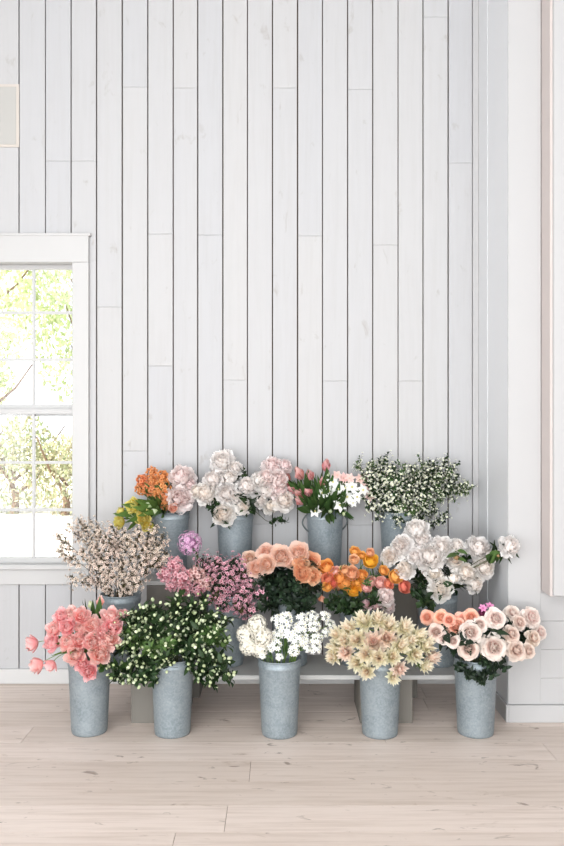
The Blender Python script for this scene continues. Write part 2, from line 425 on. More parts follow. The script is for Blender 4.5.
# blank plate set in the planks, upper corner
pt = thing('wall_plate', (px(4), -.004, pz(116)), 'blank pale grey plate set in the plank wall above the window', 'wall plate')
s = MB(); s.box(-.14, .078, -.004, .004, -.18, .18, (.5,) * 3, 0, .002); s.build('plate_panel', M['plate'], pt)
s = MB()
s.box(-.16, .096, -.003, .004, .18, .196); s.box(-.16, .096, -.003, .004, -.196, -.18); s.box(.078, .096, -.003, .004, -.18, .18); s.box(-.16, -.14, -.003, .004, -.18, .18)
s.build('plate_rim', M['platetrim'], pt)

# ------------------------------------------------------------------ outside
s = MB(); s.box(-40, 25, .14, 60, -.4, -.3)
tag(s.build('ground_outside', M['ground']), 'pale ground outside the window', kind='structure')
s = MB(); s.box(-9, 2, 3.2, 5.6, -.3, -.27, (.5,) * 3, 0, .01)
tag(s.build('path', plain('pale_paving', lin(206, 206, 204), .8)), 'pale paved path outside', kind='structure')

def leaves_blob(mb, c, r, n, size, rr):
    c = Vector(c)
    for _ in range(n):
        while True:
            p = Vector((rr.uniform(-1, 1), rr.uniform(-1, 1), rr.uniform(-1, 1)))
            if .3 < p.length < 1: break
        p = c + Vector((p.x * r[0], p.y * r[1], p.z * r[2]))
        e = Euler((rr.uniform(0, 6.3), rr.uniform(0, 6.3), rr.uniform(0, 6.3))).to_matrix()
        s_ = size * rr.uniform(.6, 1.3); t = (rr.random(), .5, rr.random())
        mb.add([p + e @ Vector(q) for q in ((-s_, 0, 0), (0, -s_ * .45, s_ * .1), (s_, 0, 0), (0, s_ * .45, s_ * .1))], [(0, 1, 2, 3)], t)
def tree(x, y, h, blobs, label, n, mat, size, nm='tree', cat='tree', grp='trees beyond the window'):
    rr = random.Random(int(x * 100 + y * 7))
    t = thing(nm, (x, y, -.3), label, cat, grp)
    tr = MB(); pts = [(0, 0, 0), (.05, 0, h * .3), (-.05, .05, h * .6), (.02, 0, h * .9)]
    tr.tube(pts, .1, .03, 7)
    for k in range(5):
        z = h * (.35 + .12 * k); a = k * 2.2
        tr.tube([(0, 0, z), (math.cos(a) * .6, math.sin(a) * .5, z + .5), (math.cos(a) * 1.1, math.sin(a) * .9, z + 1.2)], .04, .012, 5)
    tr.build('trunk', G['bark'], t, True)
    f = MB()
    for c, r in blobs: leaves_blob(f, c, r, n, size, rr)
    f.build('foliage', mat, t)
tree(-6.6, 13.0, 6.5, [((0, 0, 4.5), (1.6, 1.3, 1.2)), ((.8, 0, 6.4), (1.3, 1.2, 1.1)), ((-.8, .2, 3.0), (1.3, 1.1, .9))], 'sunlit yellow-green tree standing behind the lower panes', 1500, G['tree'], .085)
tree(-4.7, 14.5, 6.0, [((0, 0, 3.6), (1.3, 1.2, 1.3)), ((-.6, 0, 5.4), (1.1, 1.1, 1.0))], 'sunlit tree beside the inner window jamb', 1300, G['tree'], .085)
tree(-8.4, 16.0, 8.0, [((0, 0, 5.0), (2.0, 1.5, 1.6)), ((1.2, 0, 7.4), (1.4, 1.2, 1.0))], 'tall loose tree behind the other trees', 1400, G['tree'], .085)
tree(-11.2, 13.5, 7.0, [((0, 0, 4.0), (2.0, 1.5, 1.8)), ((.8, 0, 6.4), (1.5, 1.2, 1.1))], 'sunlit tree beyond the outer window edge, standing apart', 1800, G['tree'], .085)
for i, (x, y, hh, lb) in enumerate(((-7.2, 12.4, 1.5, 'brown-green shrub at the window edge of the hedge'), (-5.9, 12.6, 1.7, 'brown-green shrub in the middle of the hedge'), (-4.7, 12.3, 1.4, 'brown-green shrub beside the inner jamb'))):
    tree(x, y, hh * .6, [((0, 0, hh * .5), (.85, .6, hh * .52)), ((.2, .1, hh * .9), (.7, .5, hh * .4))], lb, 1100, G['shrub'], .06, 'garden_shrub', 'shrub', 'shrubs beyond the window')

# ------------------------------------------------------------------ staging: two crates, low board, two tall crates, upper board
ZB1, ZB2 = .262, .690
def crate(x0, x1, y0, y1, z0, z1, label):
    t = thing('wooden_crate', ((x0 + x1) / 2, (y0 + y1) / 2, z0), label, 'crate', 'crates under the shelf boards')
    w_, d_, h_ = (x1 - x0) / 2, (y1 - y0) / 2, z1 - z0
    for nm, bx in (('front_panel', (-w_, w_, -d_, -d_ + .014, 0, h_)), ('back_panel', (-w_, w_, d_ - .014, d_, 0, h_)),
                   ('side_panel', (-w_, -w_ + .014, -d_ + .014, d_ - .014, 0, h_)), ('side_panel', (w_ - .014, w_, -d_ + .014, d_ - .014, 0, h_)),
                   ('top_panel', (-w_ + .014, w_ - .014, -d_ + .014, d_ - .014, h_ - .014, h_))):
        m = MB(); m.box(*bx, (R.random(), R.random(), R.random()), 0, .002); m.build(nm, M['crate'], t)
crate(px(131, 4.32), px(186, 4.32), -.68, -.34, 0, ZB1 - .027, 'grey wooden crate propping low shelf board behind green bud bucket')
crate(px(360, 4.32), px(412.5, 4.32), -.68, -.34, 0, ZB1 - .027, 'grey wooden crate propping low shelf board behind cream protea bucket')
crate(px(147, 4.74), px(200, 4.74), -.275, -.03, 0, ZB2 - .025, 'tall grey-beige wooden crate propping top board at window end')
crate(px(365, 4.74), px(417, 4.74), -.275, -.03, 0, ZB2 - .025, 'tall grey wooden crate propping top board behind white peonies')
m = MB(); m.box(-1.01, 1.01, -.69, -.300, ZB1 - .025, ZB1, (.3, .4, .5), 0, .003)
tag(m.build('shelf_board', M['shelf']), 'long low white-grey shelf board carrying the middle row of buckets', 'shelf')
m = MB(); m.box(-.83, .83, -.285, -.022, ZB2 - .023, ZB2, (.3, .8, .1), 0, .003)
tag(m.build('shelf_board', M['shelf']), 'upper shelf board along the plank wall carrying four buckets', 'shelf')

# ------------------------------------------------------------------ buckets
RT, RB, HB = .112, .091, .398
def bucket_meshes():
    b = MB()
    b.lathe([(0, .006), (RB - .01, .006), (RB - .004, 0), (RB, .002), (RB + .002, .012), (RB + .0035, .03), (RT - .0035, HB - .05), (RT - .0005, HB - .043), (RT + .001, HB - .038), (RT - .0005, HB - .033), (RT - .001, HB - .004),
             (RT - .003, HB - .004), (RT - .005, HB - .04), (RB - .001, .03), (RB - .003, .012), (0, .012)], 48)
    body = b.mesh('bucket_body', M['zinc'], True)
    r = MB()
    r.tube([((RT + .0005) * math.cos(2 * PI * k / 48), (RT + .0005) * math.sin(2 * PI * k / 48), HB - .003) for k in range(48)], .0036, None, 8, closed=True)
    rim = r.mesh('bucket_rim', M['zinc'], True)
    s = MB()
    s.box(-.003, .003, -.0012, .0012, 0, 1); seam = MB()
    seam.tube([(0, -RB - .003, .03), (0, -RT + .0005, HB - .05)], .0022, None, 6)
    return body, rim, seam.mesh('bucket_seam', M['zinc'], True)
BODY, RIM, SEAM = bucket_meshes()
def bucket(x, d, z, label, handle=False):
    t = thing('flower_bucket', (x, d - 5, z), label, 'bucket', 'galvanised flower buckets')
    t.rotation_euler.z = R.uniform(1.9, 4.4)
    part('bucket_body', BODY, t); part('rolled_rim', RIM, t); part('side_seam', SEAM, t)
    if handle:
        t.rotation_euler.z = .25 + PI
        for sgn in (-1, 1):
            h = MB(); pts = []
            for k in range(13):
                a = PI * k / 12
                pts.append((sgn * (RT - .003 - .006 * k / 12 + .036 * math.sin(a)), 0, HB - .012 - .11 * (k / 12)))
            h.tube(pts, .0052, None, 7)
            h.build('handle', M['darkzinc'], t, True)
    return t
D1, D2, D3 = 4.19, 4.53, 4.865
BK = {}
def mk(key, x, d, z, label, handle=False):
    X = px(x, d); BK[key] = (X, d, z + HB); return bucket(X, d, z, label, handle)
mk('F1', 89.5, D1 + .02, 0, 'galvanised bucket on the floor holding coral double tulips')
mk('F2', 172.5, D1, 0, 'galvanised bucket on the floor holding leafy green bud sprays')
mk('F3', 279.5, D1 - .01, 0, 'galvanised bucket on the floor holding white narcissus and lace flowers')
mk('F4', 380, D1 - .01, 0, 'galvanised bucket on the floor holding cream proteas')
mk('F5', 475.5, D1, 0, 'galvanised bucket on the floor holding blush and coral roses')
mk('M1', 121, D2, ZB1, 'galvanised bucket on low board holding brownish waxflower, beside window')
mk('M2', 227, D2, ZB1, 'galvanised bucket on low board holding mauve stock and pink waxflower')
mk('M3', 290.5, D2, ZB1, 'galvanised bucket on low board holding peach garden roses')
mk('M4', 358, D2, ZB1, 'galvanised bucket on low board holding orange and pink ranunculus')
mk('M5', 437.5, D2, ZB1, 'galvanised bucket on low board holding white and cream peonies')
mk('T1', 171, D3, ZB2, 'galvanised bucket on upper board holding orange stock and yellow tulips')
mk('T2', 235, D3, ZB2, 'galvanised bucket on upper board holding big blush peonies')
mk('T3', 325, D3, ZB2, 'galvanised bucket with ear handles on upper board holding pink tulips', True)
mk('T4', 398.5, D3, ZB2, 'galvanised bucket on upper board holding white blossom branches')

# ------------------------------------------------------------------ petals and blooms (unit size, +Z is the way the bloom faces)
def w_round(v): return (.28 + .72 * min(1, v / .55) ** .8) * math.sqrt(max(0, 1 - max(0, (v - .6) / .42) ** 2.4))
def w_point(v): return (.45 + .55 * min(1, v / .38)) * (1 - max(0, (v - .38) / .62) ** 1.3 * .96)
def petal(mb, phi, a0, a1, L, W, rr, tR, cup=.6, ruf=.0, wf=w_round, nu=5, nv=6, r0=.02, z0=0, lip=0.0, frq=1.6):
    a0, a1 = math.radians(a0), math.radians(a1)
    r, z = r0, z0; rows = []
    tB = rr.random(); ph = rr.uniform(0, 6.3); ph2 = rr.uniform(0, 6.3)
    e = Vector((math.cos(phi), math.sin(phi), 0)); t = Vector((-math.sin(phi), math.cos(phi), 0))
    pts, cols = [], []
    for j in range(nv):
        v = j / (nv - 1); a = a0 + (a1 - a0) * v + (lip * max(0, v - .7) / .3 if lip else 0)
        if j: r += math.sin(a) * L / (nv - 1); z += math.cos(a) * L / (nv - 1)
        n = e * math.cos(a) - Vector((0, 0, math.sin(a)))
        c = e * r + Vector((0, 0, z)); W_ = W * wf(v)
        for i in range(nu):
            u = 2 * i / (nu - 1) - 1; sd = u * W_
            p = c + t * sd - n * (cup * sd * sd / max(W, .01)) + n * (ruf * v * v * (math.sin(frq * PI * u + ph) + .5 * math.sin(2.7 * frq * u * PI + ph2)))
            if ruf: p += Vector((0, 0, 1)) * (ruf * .7 * v ** 3 * math.sin(3.1 * u * PI + ph2))
            pts.append(p); cols.append((tR, v, tB))
    mb.grid(pts, nu, nv, cols)

def norm_mesh(mb, name, mat=None):
    m = max(math.hypot(v[0], v[1]) for v in mb.v)
    q = sorted(math.hypot(v[0], v[1]) for v in mb.v)[int(len(mb.v) * .97)]
    mb.v = [(a / q, b / q, c / q) for a, b, c in mb.v]
    return mb.mesh(name, mat or P['peony_white'], True)

def layered(name, layers, seed, cup=.6, ruf=.04, wf=w_round, lip=0, jit=7, nu=5, nv=6, core=None, frq=1.6):
    rr = random.Random(seed); mb = MB(); n_l = len(layers); ph = 0
    for li, (n, a0, a1, L, W) in enumerate(layers):
        ph += rr.uniform(.2, .9)
        for k in range(n):
            j = rr.uniform(-jit, jit)
            petal(mb, ph + 2 * PI * k / n + rr.uniform(-.16, .16), a0 + j, a1 + j + rr.uniform(-jit, jit), L * rr.uniform(.9, 1.08), W * rr.uniform(.88, 1.1), rr,
                  li / max(1, n_l - 1), cup, ruf * L, wf, nu, nv, .01 + .02 * li, -.01 * li, lip if li > n_l // 2 else 0, frq)
    if core: mb.ball((0, 0, core[0]), core[1], (0, 0, .5), 8, 6)
    return norm_mesh(mb, name)

B = {}
B['peony'] = [layered('peony_bloom', [(7, 12, -24, .85, .34), (9, 32, -18, 1.0, .38), (11, 52, -10, 1.08, .42), (11, 72, -2, 1.12, .44), (10, 92, 16, 1.12, .46), (8, 108, 56, 1.06, .5)], 10 + i, .3, .095, jit=15, frq=2.1) for i in range(4)]
B['rose'] = [layered('rose_bloom', [(3, 6, -30, .62, .24), (4, 16, -24, .74, .34), (5, 30, -14, .84, .44), (6, 46, 2, .92, .5), (7, 62, 22, 1.0, .56), (7, 78, 52, 1.02, .56), (6, 96, 84, .98, .54)], 30 + i, .42, .03, lip=.9, jit=5) for i in range(3)]
B['cup_rose'] = [layered('garden_rose_bloom', [(5, 8, -34, .55, .2), (7, 22, -30, .68, .26), (8, 38, -22, .8, .34), (8, 56, -12, .92, .46), (8, 74, 0, 1.05, .54), (6, 92, 26, 1.12, .56)], 40 + i, .5, .04, jit=6) for i in range(3)]
B['ranunculus'] = [layered('ranunculus_bloom', [(4, 10, -55, .5, .2), (6, 26, -50, .68, .3), (7, 44, -42, .84, .38), (8, 62, -34, 1.0, .46), (8, 80, -20, 1.1, .52), (6, 98, 10, 1.12, .5)], 50 + i, .55, .015, jit=4) for i in range(2)]
B['tulip'] = [layered('tulip_bloom', [(5, 6, -26, .8, .26), (6, 22, -20, 1.0, .34), (7, 42, -10, 1.12, .4), (7, 60, 6, 1.18, .44), (5, 78, 30, 1.12, .42)], 60 + i, .5, .07, jit=9) for i in range(3)]
B['bud'] = [layered('tulip_bud', [(3, 40, -38, 1.3, .5), (3, 48, -32, 1.35, .52)], 70 + i, .7, .01, w_point, jit=2, nv=8) for i in range(2)]
B['bud_round'] = [layered('round_bud', [(4, 70, -62, 1.2, .6), (4, 80, -55, 1.3, .62)], 72 + i, .7, .01, jit=3, nv=8, core=(.45, .3)) for i in range(1)]
def star(mb, c, ax, r, rr, n=6, cupc=True, wide=.25):
    q = Vector((0, 0, 1)).rotation_difference(Vector(ax).normalized()); c = Vector(c)
    tmp = MB(); ph = rr.uniform(0, 6)
    for k in range(n):
        petal(tmp, ph + 2 * PI * k / n, 62, 98, 1.0, wide, rr, 1.0, .3, .02, w_point, 3, 4)
    if cupc: tmp.ball((0, 0, .16), .16, (0, 0, .5), 6, 3)
    tmp.v = [tuple(c + q @ (Vector(v) * r)) for v in tmp.v]
    mb.add(tmp.v, tmp.f, tmp.c)
def floret5(mb, c, ax, r, rr, n=5, flat=True):
    """tiny flower: n two-triangle petals and a centre"""
    ax = Vector(ax).normalized(); c = Vector(c)
    a = ax.orthogonal().normalized(); b = ax.cross(a); ph = rr.uniform(0, 6)
    tB = rr.random()
    for k in range(n):
        t = ph + 2 * PI * k / n; h = PI / n * .92
        d = a * math.cos(t) + b * math.sin(t); l1 = a * math.cos(t - h) + b * math.sin(t - h); l2 = a * math.cos(t + h) + b * math.sin(t + h)
        up = ax * (.28 * r)
        mb.add([c, c + l1 * r * .62 + up * .9, c + d * r + up * rr.uniform(.4, 1.2), c + l2 * r * .62 + up * .9], [(0, 1, 2, 3)], [(.0, 0, tB), (1, .6, tB), (1, 1, tB), (1, .6, tB)])
def dirs(n, zmin=-1):
    out = []
    for i in range(n):
        z = 1 - (i + .5) * (1 - zmin) / n; t = i * 2.39996
        s_ = math.sqrt(max(0, 1 - z * z)); out.append(Vector((s_ * math.cos(t), s_ * math.sin(t), z)))
    return out
def star_mesh(name, seed, wide=.25):
    rr = random.Random(seed); mb = MB(); star(mb, (0, 0, 0), (0, 0, 1), 1, rr, 6, True, wide); return norm_mesh(mb, name, P['narcissus'])
B['star'] = [star_mesh('star_floret', 80 + i) for i in range(2)]
B['lily'] = [star_mesh('lily_bloom', 84 + i, .36) for i in range(2)]
def umbel(seed, n=8):
    """cluster of star florets of one narcissus stem: positions"""
    rr = random.Random(seed)
    return [(d * rr.uniform(.5, .8), (d + Vector((rr.uniform(-.3, .3), rr.uniform(-.3, .3), .7))).normalized()) for d in dirs(n, 0)]
def ball_cluster(name, n, fr, seed, zmin=-.6, ruffle=False, zs=1.0, mat='lilac'):
    rr = random.Random(seed); mb = MB()
    mb.ball((0, 0, .45 * zs), .5, (0, 0, .2), 10, 7, zs)
    for d in dirs(n, zmin):
        d = (d + Vector([rr.uniform(-.15, .15) for _ in range(3)])).normalized()
        rad = rr.uniform(.72, .98)
        c = Vector((d.x * rad, d.y * rad, (.45 + d.z * rad) * zs))
        if ruffle:
            tmp = MB(); q = Vector((0, 0, 1)).rotation_difference(d); ph = rr.uniform(0, 6)
            for li, (k, a0, a1) in enumerate(((3, 10, 10), (5, 55, 75))):
                for i in range(k): petal(tmp, ph + 2 * PI * i / k + li, a0, a1, 1.0, .42, rr, .3 + .7 * li, .3, .12, w_round, 3, 4)
            tmp.v = [tuple(c - d * fr * .5 + q @ (Vector(v) * fr)) for v in tmp.v]; mb.add(tmp.v, tmp.f, tmp.c)
        else: floret5(mb, c, d, fr, rr)
    return norm_mesh(mb, name, P[mat])
B['stock'] = [ball_cluster('stock_head', 26, .34, 90 + i, -.7, True, 1.15, 'orange_stock') for i in range(2)]
B['globe'] = [ball_cluster('globe_head', 150, .16, 94 + i, -.8) for i in range(2)]
B['lace'] = [ball_cluster('lace_head', 210, .15, 97 + i, -.35, False, .8, 'lace') for i in range(2)]
def protea(seed):
    rr = random.Random(seed); mb = MB()
    for li, (n, a0, a1, L, W) in enumerate(((6, 4, 2, .8, .15), (8, 16, 6, 1.05, .19), (9, 34, 16, 1.12, .22), (9, 52, 32, 1.08, .23), (8, 74, 52, .95, .22), (6, 100, 80, .8, .2))):
        for k in range(n):
            j = rr.uniform(-8, 8)
            petal(mb, li * .4 + 2 * PI * k / n + rr.uniform(-.2, .2), a0 + j, a1 + j * 1.4, L * rr.uniform(.85, 1.12), W * rr.uniform(.9, 1.15), rr, li / 4, .9, .02, w_point, 3, 6, .04)
    return norm_mesh(mb, 'protea_head', P['protea'])
B['protea'] = [protea(100 + i) for i in range(3)]

# ------------------------------------------------------------------ leaves
def leaf(mb, base, d, up, L, W, rr, bend=.25, nv=5):
    base, d = Vector(base), Vector(d).normalized(); s_ = d.cross(Vector(up));
    if s_.length < .05: s_ = d.orthogonal()
    s_.normalize(); n = s_.cross(d).normalized(); tR, tB = rr.random(), rr.random()
    pts, cols = [], []
    for j in range(nv):
        v = j / (nv - 1); w_ = W * math.sin(PI * (.06 + .94 * v) ** .8) if v < 1 else .0
        c = base + d * (L * v) - n * (bend * L * v * v)
        for u in (-1, 0, 1): pts.append(c + s_ * (u * w_) + n * (abs(u) * w_ * .35)); cols.append((tR, v, tB))
    mb.grid(pts, 3, nv, cols)
def leaf_mesh(L, W, seed, bend=.3):
    m = MB(); leaf(m, (0, 0, 0), (0, 0, 1), (1, 0, 0), L, W, random.Random(seed), bend, 7); return m.mesh('leaf_blade', G['mid'], True)
LF = {'broad': [leaf_mesh(.075, .022, 1), leaf_mesh(.085, .024, 2)], 'blade': [leaf_mesh(.16, .019, 3, .12), leaf_mesh(.14, .022, 4, .2)], 'small': [leaf_mesh(.05, .014, 5)], 'strap': [leaf_mesh(.24, .007, 8, .1)]}
def leaf_cluster(n, L, W, span, seed, out=60):
    rr = random.Random(seed); m = MB()
    for k in range(n):
        z = span * (k + rr.random()) / n; t = k * 2.4 + rr.uniform(-.4, .4); a = math.radians(out + rr.uniform(-22, 22))
        leaf(m, (0, 0, z), (math.cos(t) * math.sin(a), math.sin(t) * math.sin(a), math.cos(a)), (0, 0, 1), L * rr.uniform(.7, 1.2), W * rr.uniform(.8, 1.2), rr, rr.uniform(.1, .5))
    return m.mesh('leaf_cluster', G['dark'], True)
LC = {'rose': [leaf_cluster(12, .062, .020, .13, 20 + i) for i in range(3)], 'peony': [leaf_cluster(6, .085, .017, .10, 26 + i, 50) for i in range(2)],
      'fine': [leaf_cluster(14, .035, .006, .10, 30 + i, 45) for i in range(2)], 'tulip': [leaf_cluster(3, .15, .018, .05, 34 + i, 24) for i in range(3)],
      'collar': [leaf_cluster(6, .03, .008, .02, 38, 55)]}

# ------------------------------------------------------------------ sprays: branching filler, +Z up, drooping towards +X
def spray(seed, L, nb, spread, leafn, lL, lW, fl_kind, fl_n, fr, droop=.25, leaf_from=.0, top=.45):
    rr = random.Random(seed); st, lv, bl = MB(), MB(), MB()
    def axis(v): return Vector((droop * L * v * v, 0, L * v))
    st.tube([axis(k / 6) for k in range(7)], .0018, .0008, 4)
    tips = [(axis(.55), axis(1.0), 1.0)]
    for k in range(nb):
        v0 = leaf_from + (.92 - leaf_from) * (k + rr.random() * .6) / nb
        t = k * 2.4 + rr.uniform(-.5, .5); a = math.radians(rr.uniform(24, 52)); l = spread * rr.uniform(.6, 1.1)
        p0 = axis(v0); d = Vector((math.cos(t) * math.sin(a) + droop * .6, math.sin(t) * math.sin(a), math.cos(a)))
        p1 = p0 + d * l * .55; p2 = p1 + (d + Vector((0, 0, .35))).normalized() * l * .5
        st.tube([p0, p1, p2], .0012, .0006, 4); tips.append((p0, p2, v0))
        if fl_kind != 'none' and rr.random() < .8:
            p3 = p1 + (d + Vector((rr.uniform(-.9, .9), rr.uniform(-.9, .9), .2))).normalized() * l * .45
            st.tube([p1, p3], .0009, .0005, 3); tips.append((p1, p3, v0))
    for (p0, p2, v0) in tips:
        ax = (p2 - p0)
        for k in range(leafn):
            v = (k + rr.random()) / leafn; p = p0 + ax * v; d = (ax.normalized() * .6 + Vector([rr.uniform(-1, 1) for _ in range(3)]) * .9)
            leaf(lv, p, d, (0, 0, 1) if rr.random() < .7 else (1, 0, 0), lL * rr.uniform(.6, 1.15), lW * rr.uniform(.8, 1.15), rr, rr.uniform(0, .5), 4)
        for k in range(fl_n):
            v = 1 - abs(rr.gauss(0, top)); v = max(.15, min(1.05, v))
            off = Vector([rr.gauss(0, 1) for _ in range(3)]) * (.010 + fr * .9); p = p0 + ax * v + off
            d = (off.normalized() * .8 + ax.normalized() * .5 + Vector((0, 0, .3))).normalized()
            st.tube([p0 + ax * max(0, v - .12), p], .0006, .0005, 3)
            if fl_kind == 'ball': bl.ball(p, fr * rr.uniform(.75, 1.15), (rr.random(), 1, rr.random()), 7, 5, 1.25, d)
            elif fl_kind == 'floret':
                floret5(bl, p, d, fr * rr.uniform(.75, 1.2), rr)
    return {'branch': st.mesh('branch', G['stem'], True), 'leaves': lv.mesh('spray_leaves', G['mid'], True), 'blossoms': bl.mesh('spray_blossoms', P['wax_white'], False) if bl.v else None}
SP = {
 'wax_brown': [spray(200 + i, .19, 8, .06, 9, .013, .0036, 'floret', 5, .0100, .15, .3, .25) for i in range(4)],
 'wax_pink': [spray(210 + i, .13, 7, .05, 7, .022, .007, 'floret', 4, .0112, .3, .1, .3) for i in range(3)],
 'white_branch': [spray(220 + i, .17, 8, .07, 7, .021, .0078, 'floret', 5, .0082, .12, .05, .45) for i in range(4)],
 'green_bud': [spray(230 + i, .17, 7, .065, 6, .052, .0125, 'ball', 2, .0084, .35, .0, .3) for i in range(4)],
 'dark_leaf': [spray(240 + i, .13, 6, .05, 7, .042, .012, 'none', 0, .01, .3, .0, .4) for i in range(3)],
}

# ------------------------------------------------------------------ placing flowers
ALL = []   # (object, bucket key, look, x, y)
def bez(p0, p1, p2, p3, n):
    return [p0 * (1 - t) ** 3 + p1 * 3 * t * (1 - t) ** 2 + p2 * 3 * t * t * (1 - t) + p3 * t ** 3 for t in (k / n for k in range(n + 1))]
def frame(ax, roll=0, xref=None):
    ax = Vector(ax).normalized()
    if xref is not None:
        x = Vector(xref) - ax * Vector(xref).dot(ax)
        if x.length < .02: x = ax.orthogonal()
        x.normalize(); y = ax.cross(x)
        return Matrix((x, y, ax)).transposed().to_4x4() @ Matrix.Rotation(roll, 4, 'Z')
    return Vector((0, 0, 1)).rotation_difference(ax).to_matrix().to_4x4() @ Matrix.Rotation(roll, 4, 'Z')
def stem_path(key, end, ax, rr, soft=.12):
    X, d, zr = BK[key]; yb = d - 5
    v = Vector((end.x - X, end.y - yb, 0)); l = v.length
    rim = Vector((X, yb, zr)) + (v.normalized() * min(.078, l * .55) if l > .001 else Vector()) + Vector((rr.uniform(-.012, .012), rr.uniform(-.012, .012), -.004))
    v2 = v.normalized() * min(.05, l) if l > .001 else Vector()
    bot = Vector((X, yb, zr - HB + .03)) - v2 * .8
    seg1 = [bot.lerp(rim, t) for t in (0, .5, .9)]
    up = max(.04, (end - rim).length * .45)
    seg2 = bez(rim, rim + (rim - bot).normalized() * up, end - ax * min(soft, up * .8), end, 9)
    return seg1 + seg2, rim
def base_of(key):
    X, d, zr = BK[key]; return Vector((X, d - 5, zr - HB + .013))

def depth_of(key, x, y, r, W, H, fwd, jit):
    """place a bloom on the rounded front of its bouquet: nearer the camera in the middle and low down"""
    X, d, zr = BK[key]
    dx = px(x, d) - X; dz = pz(y, d) - zr
    q = 1 - (dx / W) ** 2 - (max(0, dz) / H) ** 2
    off = fwd * math.sqrt(max(.0, q)) + jit
    if dz < .035 and abs(dx) < .17: off = max(off, .125 + r * .4)
    elif dz < .02: off = max(off, .06)
    return d - off

def flower(key, x, y, rpx, kind, pal, look, name, cat, W=.3, H=.28, fwd=.14, face=.7, leaves=None, lmat='mid', smat='stem', variants=None, jit=None, ax=None, up=.25, lpos=(.5,), scale_z=1.0, nleaf=1, back=None):
    rr = R
    X, d, zr = BK[key]
    dd = depth_of(key, x, y, rpx / 190, W, H, fwd, (rr.uniform(-.02, .02) if jit is None else jit)) if back is None else d + back
    dd = min(dd, 4.95 - rpx * 5 / F_PX)
    p = at(x, y, dd); r = rpx * dd / F_PX
    if ax is None:
        o = Vector((X, d - 5, zr - .04)); v = (p - o).normalized()
        ax = (v * (1 - face * .5) + Vector((0, -face, up * .5))).normalized()
        ax = (ax + Vector([rr.uniform(-.12, .12) for _ in range(3)])).normalized()
    else: ax = Vector(ax).normalized()
    hc = {'peony': .35, 'rose': .35, 'cup_rose': .4, 'ranunculus': .4, 'tulip': .6, 'bud': .9, 'bud_round': .5, 'star': 0, 'lily': .1, 'stock': .5, 'globe': .45, 'lace': .3, 'protea': .45}[kind]
    end = p - ax * r * hc
    b0 = base_of(key)
    t = thing(name, b0, None, cat)
    pts, rim = stem_path(key, end, ax, rr)
    st = MB(); st.tube([q - b0 for q in pts], .0026, .0019, 6); st.build('stem', G[smat], t, True)
    me = rr.choice(B[kind])
    part('bloom' if kind not in ('bud', 'bud_round') else 'bud', me, t, P[pal], Matrix.Translation(end - b0) @ frame(ax, rr.uniform(0, 6.28)) @ Matrix.Diagonal((r, r, r * scale_z, 1)))
    if leaves:
        for lp in lpos:
            i = 3 + int(lp * 8); a, b = pts[i], pts[min(i + 1, len(pts) - 1)]
            tan = (b - a).normalized()
            if leaves in LC: part('leaves', rr.choice(LC[leaves]), t, G[lmat], Matrix.Translation(a - b0) @ frame(tan, rr.uniform(0, 6.28)))
            else:
                for k in range(nleaf):
                    tt = rr.uniform(0, 6.28); sd = Vector((math.cos(tt), -abs(math.sin(tt)), 0)); dl = (tan * .8 + sd * rr.uniform(.4, .9) + Vector((0, 0, .2))).normalized()
                    part('leaf', rr.choice(LF[leaves]), t, G[lmat], Matrix.Translation(a - b0) @ frame(dl, 0, sd))
    ALL.append((t, key, look, x, y)); return t

def place_spray(key, x, y, kind, pal, look, name, cat, W=.3, H=.3, fwd=.12, lmat='mid', smat='stem', L=.17, sc=None, jit=None, stiff=1.0):
    rr = R; X, d, zr = BK[key]
    dd = min(depth_of(key, x, y, .03, W, H, fwd, (rr.uniform(-.05, .03) if jit is None else jit)), 4.90)
    tip = at(x, y, dd)
    o = Vector((X, d - 5, zr - .02)); v = tip - o; h = Vector((v.x, v.y, 0))
    dirn = v.normalized()
    dirn = (dirn * 1.0 + Vector((0, 0, .35 * stiff))).normalized() if v.z < .12 else dirn
    s = sc or rr.uniform(.85, 1.1); Lm = min(L * s, max(.06, v.length * .85)); s = Lm / L
    start = tip - dirn * Lm
    if v.z < .05: start = tip - (dirn * .8 + Vector((0, 0, .2))).normalized() * Lm * .9
    b0 = base_of(key); t = thing(name, b0, None, cat)
    pts, rim = stem_path(key, start, dirn, rr, .03)
    st = MB(); st.tube([q - b0 for q in pts], .0024, .0018, 5); st.build('stem', G[smat], t, True)
    proto = rr.choice(SP[kind]); xr = (h.normalized() if h.length > .01 else Vector((0, -1, 0))) + Vector((0, 0, -1.2))
    s = max(s, .72)
    mw = Matrix.Translation(start - b0) @ frame(dirn, rr.uniform(-.6, .6), xr) @ Matrix.Diagonal((s, s, s, 1))
    part('branches', proto['branch'], t, G[smat], mw); part('leaves', proto['leaves'], t, G[lmat], mw)
    if proto['blossoms']:
        part('blossoms', proto['blossoms'], t, P[pal], mw)
    ALL.append((t, key, look, x, y)); return t

